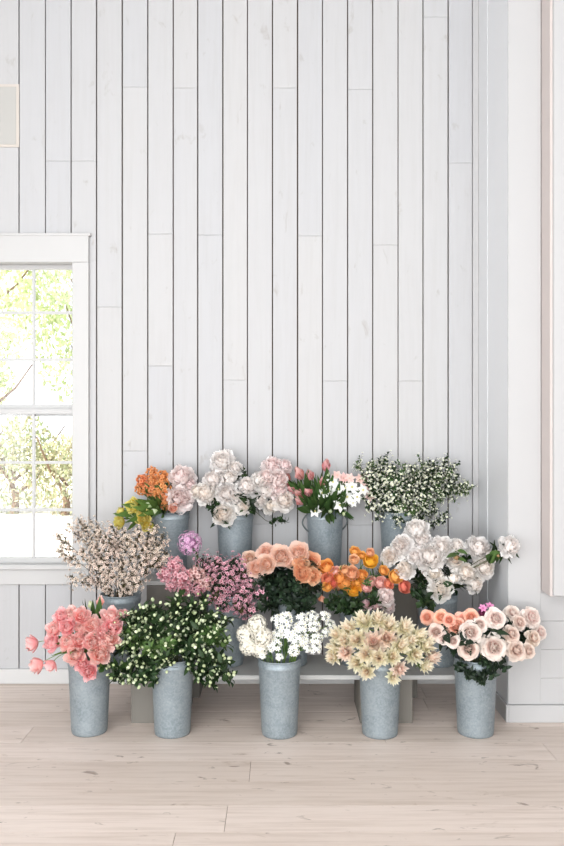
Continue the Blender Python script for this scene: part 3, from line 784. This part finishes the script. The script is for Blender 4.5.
# --- F1 coral double tulips
for x, y, r, pal in ((52, 643, 10, 0), (55, 629, 9, 0), (62, 616, 9, 0), (72, 615, 10, 1), (68, 627, 9, 0), (82, 616, 9, 0), (82, 628, 9, 1), (93, 625, 9.5, 1), (68, 642, 10, 1), (93, 642, 10, 1), (80, 641, 9, 0), (75, 655, 11, 1), (100, 654, 11.5, 1),
                     (89, 671, 9, 0), (82, 664, 8, 0), (110, 639, 11, 1), (111, 616, 11, 1), (124, 617, 7.5, 0), (113, 627, 10, 0), (104, 632, 8, 1)):
    flower('F1', x, y, r, 'tulip', ('tulip_coral', 'tulip_coral2')[pal], 'coral pink double tulip', 'double_tulip', 'tulip', .3, .3, .15, .7, 'tulip' if 625 < y < 645 else None, 'fresh', lpos=(.15,))
for x, y, r, a in ((33, 643, 8, (-1, -.3, -.15)), (38, 664, 8, (-.9, -.3, -.35)), (51, 665, 7.5, (-.5, -.4, -.75))):
    flower('F1', x, y, r, 'tulip', 'tulip_coral', 'drooping coral pink tulip', 'double_tulip', 'tulip', .3, .3, .1, .7, None, ax=a, scale_z=1.15)
flower('F1', 100, 603, 4.5, 'bud', 'tulip_coral2', 'small closed coral tulip', 'double_tulip', 'tulip', .3, .3, .05, .1, 'blade', 'mid', ax=(.15, -.1, 1), lpos=(.75, .6), nleaf=2)
flower('F1', 91, 606, 3, 'bud', 'bud', 'green leafed closed tulip', 'double_tulip', 'tulip', .3, .3, .06, .1, 'blade', 'mid', ax=(-.2, -.1, 1), lpos=(.75, .6), nleaf=2)
flower('F1', 131, 616, 4.5, 'ranunculus', 'bud', 'small greenish white bud', 'double_tulip', 'tulip', .3, .3, .09)

# --- F2 green bud sprays
for x, y in ((112, 640), (118, 622), (116, 656), (128, 612), (134, 632), (138, 652), (142, 606), (150, 622), (152, 642), (158, 601), (168, 612), (166, 634), (172, 598), (176, 620), (184, 604), (186, 636), (196, 600), (196, 618),
             (204, 646), (208, 608), (210, 628), (218, 618), (222, 636), (224, 652), (222, 664), (208, 662), (146, 664), (126, 662), (164, 652)):
    place_spray('F2', x, y, 'green_bud', 'bud', 'leafy dark green bud spray', 'bud_spray', 'green spray', .38, .36, .16, 'dark' if R.random() < .75 else 'mid', 'darkstem', .17)

# --- F3 lace flowers and narcissus
for x, y, r in ((246, 634, 10), (257, 625, 10.5), (263, 637, 10), (249, 646, 10), (260, 649, 9)):
    flower('F3', x, y, r, 'lace', 'lace', 'creamy white lace flower', 'lace_flower', 'flower', .3, .28, .11, .75, 'fine', 'mid', lpos=(.4,))
def narcissus(key, x, y, rpx, look, pal='narcissus', n=8, **kw):
    rr = R; X, d, zr = BK[key]
    dd = min(depth_of(key, x, y, .03, .3, .28, .12, rr.uniform(-.03, .02)), 4.93 - rpx * 5 / F_PX); p = at(x, y, dd); r = rpx * dd / F_PX
    o = Vector((X, d - 5, zr - .05)); ax = ((p - o).normalized() * .5 + Vector((0, -.9, .1))).normalized()
    end = p - ax * r * .5; b0 = base_of(key); t = thing('narcissus_stem', b0, None, 'narcissus')
    pts, rim = stem_path(key, end, ax, rr)
    st = MB(); st.tube([q - b0 for q in pts], .0028, .0022, 6); um = umbel(rr.randint(0, 9999), n); fm = frame(ax, rr.uniform(0, 6.28))
    for q, a in um: st.tube([end - b0, end - b0 + fm.to_3x3() @ (q * r)], .0008, None, 4)
    st.build('stem', G['fresh'], t, True)
    fr = max(.010, r * .43)
    for q, a in um:
        part('floret', rr.choice(B['star']), t, P[pal], Matrix.Translation(end - b0 + fm.to_3x3() @ (q * r)) @ frame(fm.to_3x3() @ a, rr.uniform(0, 6)) @ Matrix.Diagonal((fr, fr, fr, 1)))
    for k in range(2):
        a = pts[4]; tt = rr.uniform(0, 6.28); sd = Vector((math.cos(tt), -abs(math.sin(tt)), 0)); dl = (Vector((0, 0, 1)) + sd * rr.uniform(.1, .5) + (p - a) * 2).normalized()
        part('leaf', LF['strap'][0], t, G['mid'], Matrix.Translation(a - b0) @ frame(dl, 0, sd) @ Matrix.Scale(.62, 4))
    ALL.append((t, key, look, x, y))
for x, y, r in ((286, 617, 9), (278, 620, 8), (303, 618, 8), (313, 616, 7.5), (326, 615, 6.5), (289, 631, 9.5), (297, 640, 9.5), (294, 650, 8), (274, 645, 8.5), (315, 626, 8), (318, 638, 8), (317, 648, 7.5), (332, 624, 6), (278, 633, 8), (302, 627, 8.5), (308, 649, 5), (262, 656, 4), (279, 657, 5), (305, 640, 8), (327, 632, 6)):
    narcissus('F3', x, y, r, 'white star flowered narcissus')

# --- F4 proteas
for x, y, r, pk in ((365, 622, 12, 0), (350, 629, 11, 0), (338, 635, 10, 0), (336, 648, 11, 0), (334, 657, 9, 0), (346, 652, 10, 1), (357, 640, 12, 0), (374, 642, 14, 1), (387, 638, 13, 1), (389, 626, 11, 0), (378, 620, 11, 0), (404, 628, 11, 0),
                    (417, 636, 11, 0), (425, 646, 11, 0), (431, 657, 10, 1), (414, 655, 11, 0), (400, 646, 11, 0), (357, 663, 10, 0), (367, 672, 10, 0), (379, 658, 11, 0), (393, 677, 8, 0), (399, 669, 9, 1), (425, 666, 8, 0), (409, 641, 10, 0), (345, 641, 10, 0), (366, 654, 11, 0), (392, 657, 11, 0)):
    flower('F4', x, y, r * .98, 'protea', ('protea', 'protea_pink')[pk], ('cream green protea head', 'pinkish cream protea head')[pk], 'protea', 'protea', .34, .28, .16, .22, 'collar', 'fresh', lpos=(.9,), up=.0, scale_z=1.15)

# --- F5 roses
for x, y, r, pal in ((496, 618, 11, 0), (513, 613, 9, 0), (532, 617, 11, 0), (541, 632, 8, 0), (534, 638, 9, 1), (512, 634, 9.5, 1), (517, 650, 11, 1), (494, 647, 14, 0), (471, 632, 12, 0), (469, 649, 11, 1), (453, 641, 7.5, 0), (443, 638, 7, 0), (436, 632, 9, 1),
                     (480, 624, 8.5, 0), (529, 651, 8, 1), (520, 622, 8, 1)):
    flower('F5', x, y, r, 'rose', ('rose_blush', 'rose_sand')[pal], ('pale blush garden rose', 'sandy pink garden rose')[pal], 'garden_rose', 'rose', .36, .28, .16, .85, 'rose', 'deep', 'darkstem', lpos=(.25, .5) if y > 625 else (.4,), up=.1)
for x, y, r in ((427, 617, 8), (441, 617, 8.5), (456, 626, 11), (471, 617, 9), (462, 620, 9), (449, 620, 7)):
    flower('F5', x, y, r, 'rose', 'rose_coral', 'coral orange rose', 'garden_rose', 'rose', .36, .28, .12, .85, 'rose', 'deep', 'darkstem', lpos=(.4,), up=.1)
flower('F5', 483, 608, 5, 'lily', 'magenta', 'bright pink petalled sweet pea', 'sweet_pea', 'flower', fwd=.08)
flower('F5', 490, 606, 5.5, 'lily', 'magenta', 'bright pink ruffled sweet pea', 'sweet_pea', 'flower', fwd=.08)
flower('F5', 482, 614, 4, 'ranunculus', 'plum', 'small plum purple blossom', 'sweet_pea', 'flower', fwd=.1)
for x, y in ((462, 660), (472, 668), (480, 672), (490, 666), (500, 660), (486, 658)):
    place_spray('F5', x, y, 'dark_leaf', 'bud', 'dark green rose foliage sprig', 'foliage_sprig', 'foliage', .3, .28, .12, 'deep', 'darkstem', .12, sc=.8, jit=0)

# --- M1 brownish waxflower
for x, y in ((60, 534), (62, 548), (74, 575), (72, 524), (82, 520), (88, 534), (94, 522), (84, 548), (96, 545), (102, 530), (106, 552), (110, 538), (96, 562), (108, 570), (116, 528), (118, 546), (122, 562), (126, 534), (132, 548), (134, 566), (138, 530),
             (146, 538), (144, 554), (152, 528), (156, 544), (160, 536), (154, 558), (164, 552), (124, 580), (106, 584), (140, 578), (92, 576)):
    place_spray('M1', x, y, 'wax_brown', 'wax_brown', 'tiny flowered cream brown waxflower', 'waxflower_spray', 'filler flower', .42, .42, .12, 'brown', 'brownstem', .19)

# --- M2 mauve stock, pink waxflower
flower('M2', 190, 543, 12.5, 'globe', 'lilac', 'round lilac pink globe flower', 'globe_flower', 'flower', .3, .3, .08, .5, 'fine', 'mid', lpos=(.8,))
for x, y, r, pal in ((175, 565, 9, 'pink_stock'), (166, 575, 8.5, 'pink_stock'), (183, 577, 10, 'pink_stock'), (197, 575, 9.5, 'dusty_stock'), (185, 588, 8.5, 'pink_stock'), (206, 583, 8, 'dusty_stock'), (199, 589, 7.5, 'pink_stock'), (172, 586, 6, 'pink_stock')):
    flower('M2', x, y, r, 'stock', pal, 'ruffled pink stock head' if pal == 'pink_stock' else 'dusty pink stock head', 'stock_flower', 'stock', .42, .3, .13, .6, 'tulip', 'dark', 'darkstem', lpos=(.3,))
for x, y in ((206, 556), (212, 566), (220, 558), (228, 566), (236, 557), (242, 568), (250, 574), (255, 588), (218, 578), (230, 582), (242, 585), (214, 592), (226, 596), (238, 600), (248, 600), (222, 570), (234, 574), (246, 590), (210, 574)):
    place_spray('M2', x, y, 'wax_pink', 'wax_pink', 'small flowered pink waxflower', 'waxflower_spray', 'filler flower', .28, .28, .12, 'deep' if R.random() < .6 else 'brown', 'brownstem', .13)

# --- M3 peach garden roses
for x, y, r, pal in ((250, 559, 8.5, 0), (256, 568, 9, 0), (266, 553, 9, 0), (267, 564, 10, 0), (281, 556, 11, 0), (299, 553, 11, 0), (311, 562, 9.5, 1), (302, 574, 9, 1), (313, 576, 8.5, 1), (291, 562, 7, 0), (301, 564, 7.5, 1), (306, 568, 7, 1)):
    flower('M3', x, y, r, 'cup_rose', ('rose_peach', 'rose_apricot')[pal], ('pale peach garden rose', 'apricot garden rose')[pal], 'garden_rose', 'rose', .3, .3, .12, 1.15, 'rose', 'deep', 'darkstem', lpos=(.15, .35, .55), up=.0)
flower('M3', 321, 598, 3.5, 'bud', 'rose_coral', 'tiny coral rosebud', 'garden_rose', 'rose', fwd=.1, ax=(.2, -.3, -.3))
for x, y in ((262, 578), (270, 584), (280, 576), (290, 582), (300, 588), (310, 592), (286, 594), (274, 592), (296, 578), (262, 592), (312, 584), (284, 586), (306, 598), (294, 598), (268, 598)):
    place_spray('M3', x, y, 'dark_leaf', 'bud', 'dark green rose foliage sprig', 'foliage_sprig', 'foliage', .3, .3, .12, 'deep', 'darkstem', .12)

# --- M4 ranunculus
for x, y, r, pal, lk in ((355, 552, 5.5, 'ran_orange', 'orange'), (354, 560, 5.5, 'ran_peach', 'peach'), (362, 556, 4.5, 'ran_orange', 'orange'), (370, 553, 4.5, 'ran_peach', 'peach'), (370, 562, 8, 'ran_yellow', 'golden'), (327, 568, 8, 'ran_orange', 'orange'),
                         (336, 572, 5.5, 'ran_pink', 'pink'), (340, 578, 7.5, 'ran_orange', 'orange'), (346, 583, 8, 'ran_orange', 'orange'), (353.5, 590, 7.5, 'ran_yellow', 'golden'), (352, 574, 7.5, 'ran_peach', 'peach'), (357, 583, 6.5, 'ran_orange', 'orange'),
                         (362, 575, 5.5, 'ran_orange', 'orange'), (371, 582, 5.5, 'ran_pink', 'pink'), (366, 588, 5.5, 'ran_pink', 'pink'), (366, 604, 6.5, 'ran_pale', 'pale pink'), (376, 604, 5.5, 'ran_pale', 'pale pink'), (383, 571, 5.5, 'ran_orange', 'orange'),
                         (394, 577, 7.5, 'ran_orange', 'orange'), (380, 583, 6.5, 'ran_pink', 'pink'), (388, 584, 5.5, 'ran_coral', 'coral'), (403, 587, 7, 'ran_coral', 'coral'), (328, 579, 6.5, 'ran_coral', 'coral'), (328, 587, 5.5, 'ran_orange', 'orange'),
                         (333, 583, 5.5, 'ran_coral', 'coral'), (345, 571, 6, 'ran_peach', 'peach'), (338, 586, 5, 'ran_peach', 'peach')):
    flower('M4', x, y, r, 'ranunculus', pal, lk + ' ranunculus', 'ranunculus', 'ranunculus', .34, .3, .12, .7, 'fine' if y > 565 else None, 'mid', lpos=(.35, .6))
for x, y, r in ((386, 597, 9.5), (389, 607, 7)):
    flower('M4', x, y, r, 'peony', 'peony_blush', 'pinkish white peony', 'peony', 'peony', .34, .3, .12, .8)
for x, y in ((340, 594), (350, 598), (360, 596), (345, 600), (372, 594), (356, 602), (334, 596)):
    place_spray('M4', x, y, 'dark_leaf', 'bud', 'dark green leafy sprig', 'foliage_sprig', 'foliage', .3, .3, .09, 'dark', 'darkstem', .12)

# --- M5 white peonies
for x, y, r, pal in ((417, 530, 13, 0), (402, 546, 12, 0), (390, 556, 10, 1), (405, 569, 10, 1), (430, 557, 16, 0), (422, 541, 11, 0), (442, 547, 12, 0), (457, 546, 9, 0), (478, 548, 13, 0), (484, 568, 12, 1), (466, 573, 12, 1), (441, 589, 12.5, 1),
                     (475, 584, 9, 1), (490, 556, 9, 0), (416, 556, 10, 0), (455, 562, 9, 1), (434, 574, 9, 1)):
    flower('M5', x, y, r, 'peony', ('peony_white', 'peony_cream')[pal], ('pure white peony', 'cream white peony')[pal], 'peony', 'peony', .42, .34, .13, .75, 'peony', 'dark', 'darkstem', lpos=(.2, .5))
flower('M5', 453, 579, 6, 'bud_round', 'peony_cream', 'round unopened cream peony', 'peony', 'peony', .4, .3, .16, .7)
flower('M5', 456, 558, 3.5, 'bud_round', 'peony_bud', 'small brown green peony bud', 'peony', 'peony', .4, .3, .16, .7, 'peony', 'mid', lpos=(.9,))
flower('M5', 510, 546, 11, 'peony', 'peony_white', 'outlying white peony', 'peony', 'peony', .6, .4, .1, .6, 'peony', 'dark', 'darkstem', lpos=(.78, .94), back=-.27)
for x, y in ((503, 553), (498, 556)):
    flower('M5', x, y, 1.8, 'bud_round', 'peony_bud', 'side bud beside the outlying white peony', 'peony', 'peony', .6, .4, .1, .6, 'broad', 'mid', 'darkstem', lpos=(.9, .98), nleaf=3, back=-.25)
for x, y in ((418, 588), (428, 594)):
    place_spray('M5', x, y, 'dark_leaf', 'bud', 'dark green peony foliage sprig', 'foliage_sprig', 'foliage', .3, .3, .08, 'dark', 'darkstem', .12)

# --- T1 orange stock, yellow tulips, blush peonies
for x, y, r in ((152, 473, 6.5), (143, 481, 7), (141, 489, 6.5), (150, 489, 8), (163, 477, 7), (163, 487, 8.5), (165, 498, 7.5), (154, 481, 6.5), (166, 505, 6), (158, 493, 6)):
    flower('T1', x, y, r, 'stock', 'orange_stock', 'orange stock cluster', 'stock_flower', 'stock', .3, .3, .08, .5, 'tulip', 'mid', lpos=(.3,))
flower('T1', 173, 508, 5, 'tulip', 'rose_coral', 'coral orange blossom', 'coral_blossom', 'flower', fwd=.1)
for x, y, r, a in ((134, 506, 8.5, (-.4, -.7, .2)), (143, 518, 8, (0, -1, .15)), (147, 526, 6.5, (.1, -.9, -.2)), (120, 522, 7.5, (-.7, -.6, .1)), (121, 512, 5, (-.9, -.3, .5))):
    flower('T1', x, y, r, 'tulip', 'tulip_yellow', 'yellow frilled tulip', 'yellow_tulip', 'tulip', .3, .3, .12, .7, 'blade', 'fresh', ax=a, lpos=(.4, .75), nleaf=2, jit=.03)
for x, y in ((142, 508), (150, 505), (156, 512), (131, 516)):
    flower('T1', x, y, 3, 'bud', 'bud', 'green leafy tulip shoot', 'tulip_shoot', 'tulip', .3, .3, .12, .3, 'blade', 'fresh', ax=(-.6, -.3, .4), lpos=(.6, .45, .3), nleaf=2)
for x, y, r in ((182, 477, 13.5), (180, 498, 14), (190, 486, 9)):
    flower('T1', x, y, r, 'peony', 'peony_blush', 'large blush white peony', 'peony', 'peony', .3, .3, .09, .75, 'peony', 'dark', lpos=(.3,))

# --- T2 blush peonies
for x, y, r, pal in ((223, 461, 13, 0), (206, 493, 12, 1), (213, 480, 11, 0), (230, 477, 12, 0), (227, 494, 12, 0), (223, 514, 12, 1), (247, 487, 12.5, 0), (244, 507, 8, 1), (237, 498, 9, 0), (259, 481, 10, 0),
                     (273, 466, 11, 2), (285, 466, 8.5, 2), (267, 477, 9.5, 2), (278, 481, 12, 2), (266, 492, 10, 0), (279, 490, 10, 2), (284, 501, 11.5, 1), (260, 500, 8, 0), (270, 506, 8, 1), (236, 468, 8, 0), (197, 491, 8, 1)):
    flower('T2', x, y, r, 'peony', ('peony_white', 'peony_cream', 'peony_blush')[pal], ('soft white peony', 'cream centred peony', 'blush pink peony')[pal], 'peony', 'peony', .42, .34, .11, .75, 'peony', 'dark', lpos=(.35, .6) if y > 470 else None or (.3,))
for x, y in ((276, 517), (250, 508), (214, 506), (240, 476)):
    place_spray('T2', x, y, 'dark_leaf', 'bud', 'dark green peony foliage sprig', 'foliage_sprig', 'foliage', .4, .3, .09, 'dark', 'darkstem', .12, sc=.5, jit=.0)

# --- T3 pink tulips and white freesia-like lilies
for x, y, r in ((300, 475, 5.5), (310, 476, 5), (326, 467, 5), (322, 483, 4.5), (294, 490, 4.8), (287, 487, 4.5), (299, 493, 4), (309, 493, 4.5), (301, 501, 5), (287, 478, 4.5)):
    v = ((x - 322) / 40, -.35, .9 if y < 485 else .35)
    flower('T3', x, y, r, 'bud', 'tulip_dusk', 'dusky pink closed tulip', 'tulip', 'tulip', .3, .3, .11, .4, 'blade', 'mid', ax=v, lpos=(.45, .7), nleaf=2)
for x, y, r, pk in ((315, 511, 7, 0), (340, 505, 8, 0), (329, 491, 7.5, 0), (322, 493, 6, 0), (347, 497, 8, 0), (338, 489, 8, 0), (352, 487, 8, 0), (357, 497, 7, 0), (344, 478, 7, 1), (337, 475, 6, 1), (360, 479, 6.5, 1), (366, 477, 6, 1), (370, 497, 7, 1), (363, 490, 7, 0),
                    (333, 482, 7, 0), (350, 478, 6, 1), (345, 488, 7, 0), (353, 503, 5, 0), (366, 487, 6, 1), (374, 490, 5, 1)):
    flower('T3', x, y, r, 'lily', ('narcissus', 'lily_pink')[pk], ('white star shaped lily', 'pale pink lily')[pk], 'star_lily', 'lily', .34, .3, .12, .85, 'blade' if x < 350 and y > 485 else 'fine', 'mid', lpos=(.4,), nleaf=2)
for x, y in ((322, 480), (328, 475), (318, 500), (308, 508), (330, 512), (344, 514), (300, 486), (336, 500)):
    flower('T3', x, y, 2, 'bud', 'bud', 'green tulip leaf shoot', 'tulip_shoot', 'tulip', .3, .3, .09, .3, 'blade', 'mid', ax=((x - 324) / 50, -.3, .6), lpos=(.2, .4, .6), nleaf=2)

# --- T4 white blossom branches
for x, y in ((360, 464), (364, 476), (372, 462), (374, 476), (380, 468), (384, 460), (388, 478), (392, 466), (396, 474), (402, 464), (406, 478), (412, 466), (416, 474), (422, 462), (428, 470), (432, 462), (438, 468), (444, 460), (448, 472), (454, 466), (440, 480), (426, 482),
             (456, 478), (466, 482), (470, 486), (452, 488), (376, 490), (392, 492), (408, 492), (424, 494), (440, 496), (386, 502), (402, 506), (418, 506), (434, 508), (368, 500), (442, 512), (398, 515), (372, 488)):
    place_spray('T4', x, y, 'white_branch', 'wax_white', 'white blossom branch', 'blossom_branch', 'blossom branch', .5, .34, .11, 'dark' if R.random() < .65 else 'mid', 'darkstem', .17)

# ------------------------------------------------------------------ labels
REF = {'F1': 'coral tulip bucket', 'F2': 'green bud bucket', 'F3': 'narcissus bucket', 'F4': 'cream protea bucket', 'F5': 'blush rose bucket', 'M1': 'brown waxflower bucket', 'M2': 'mauve stock bucket', 'M3': 'peach rose bucket',
       'M4': 'ranunculus bucket', 'M5': 'white peony bucket', 'T1': 'orange stock bucket', 'T2': 'blush peony bucket', 'T3': 'pink tulip bucket', 'T4': 'blossom branch bucket'}
ORD = ['first', 'second', 'third', 'fourth', 'fifth', 'sixth', 'seventh', 'eighth', 'ninth', 'tenth']
BANDS = {1: [''], 2: ['upper', 'lower'], 3: ['top', 'middle', 'lowest'], 4: ['topmost', 'upper', 'lower', 'lowest'], 5: ['topmost', 'upper', 'middle', 'lower', 'lowest'], 6: ['topmost', 'upper', 'upper-middle', 'lower-middle', 'lower', 'lowest']}
by = {}
for t, key, look, x, y in ALL: by.setdefault((key, look), []).append((y, x, t))
for (key, look), v in by.items():
    v.sort(key=lambda q: q[0]); n = len(v)
    nb = 1 if n <= 3 else 2 if n <= 7 else 3 if n <= 12 else 4 if n <= 20 else 5 if n <= 27 else 6
    for b in range(nb):
        row = sorted(v[b * n // nb:(b + 1) * n // nb], key=lambda q: q[1])
        for k, (y, x, t) in enumerate(row):
            l = look + ' in ' + REF[key]
            if n > 1: l += ', ' + ORD[k] + ' from window side' + (' in ' + BANDS[nb][b] + ' tier' if nb > 1 else '')
            t['label'] = l; t['group'] = REF[key].replace(' bucket', '') + ' bouquet flowers: ' + look

# ------------------------------------------------------------------ camera, light
cam = bpy.data.cameras.new('camera'); co = bpy.data.objects.new('camera', cam); C.objects.link(co)
co.location = (0, -CAM_D, CAM_H); co.rotation_euler = (PI / 2, 0, 0)
cam.sensor_fit = 'VERTICAL'; cam.sensor_height = 36; cam.lens = 36 * F_PX / 846; cam.shift_y = (HZ - 423) / 846
bpy.context.scene.camera = co

def area(name, loc, rot, sx, sy, power, col=(1, 1, 1)):
    l = bpy.data.lights.new(name, 'AREA'); l.shape = 'RECTANGLE'; l.size = sx; l.size_y = sy; l.energy = power; l.color = col
    o = bpy.data.objects.new(name, l); C.objects.link(o); o.location = loc; o.rotation_euler = rot; return o
area('added_high_fill', (-1.0, -7.2, 4.5), (math.radians(62), 0, math.radians(-7)), 5.5, 2.2, 205, (1, .995, .985))  # added fill high behind the camera, no windows are built there
area('added_rear_fill', (-.8, -8.6, 1.35), (math.radians(90), 0, math.radians(-4)), 5.0, 2.5, 380, (1, .995, .985))  # added low frontal fill to lift the flowers, no doors are built there
area('added_side_fill', (-3.9, -5.6, 1.7), (0, math.radians(-90), 0), 2.8, 3.0, 240, (.93, .97, 1))  # added fill to brighten the return wall, the left wall has no opening
sun = bpy.data.lights.new('sun', 'SUN'); sun.energy = 13; sun.angle = .02; sun.color = (1, .95, .85)
so = bpy.data.objects.new('sun', sun); C.objects.link(so); so.rotation_euler = (math.radians(40), 0, math.radians(-50))
wd = bpy.data.worlds.new('sky'); bpy.context.scene.world = wd; wd.use_nodes = True
wd.node_tree.nodes['Background'].inputs[0].default_value = (.86, .93, 1, 1); wd.node_tree.nodes['Background'].inputs[1].default_value = 2.6

vs = bpy.context.scene.view_settings
vs.view_transform = 'Standard'; vs.look = 'None'; vs.gamma = 1; vs.exposure = -.2; vs.use_curve_mapping = False
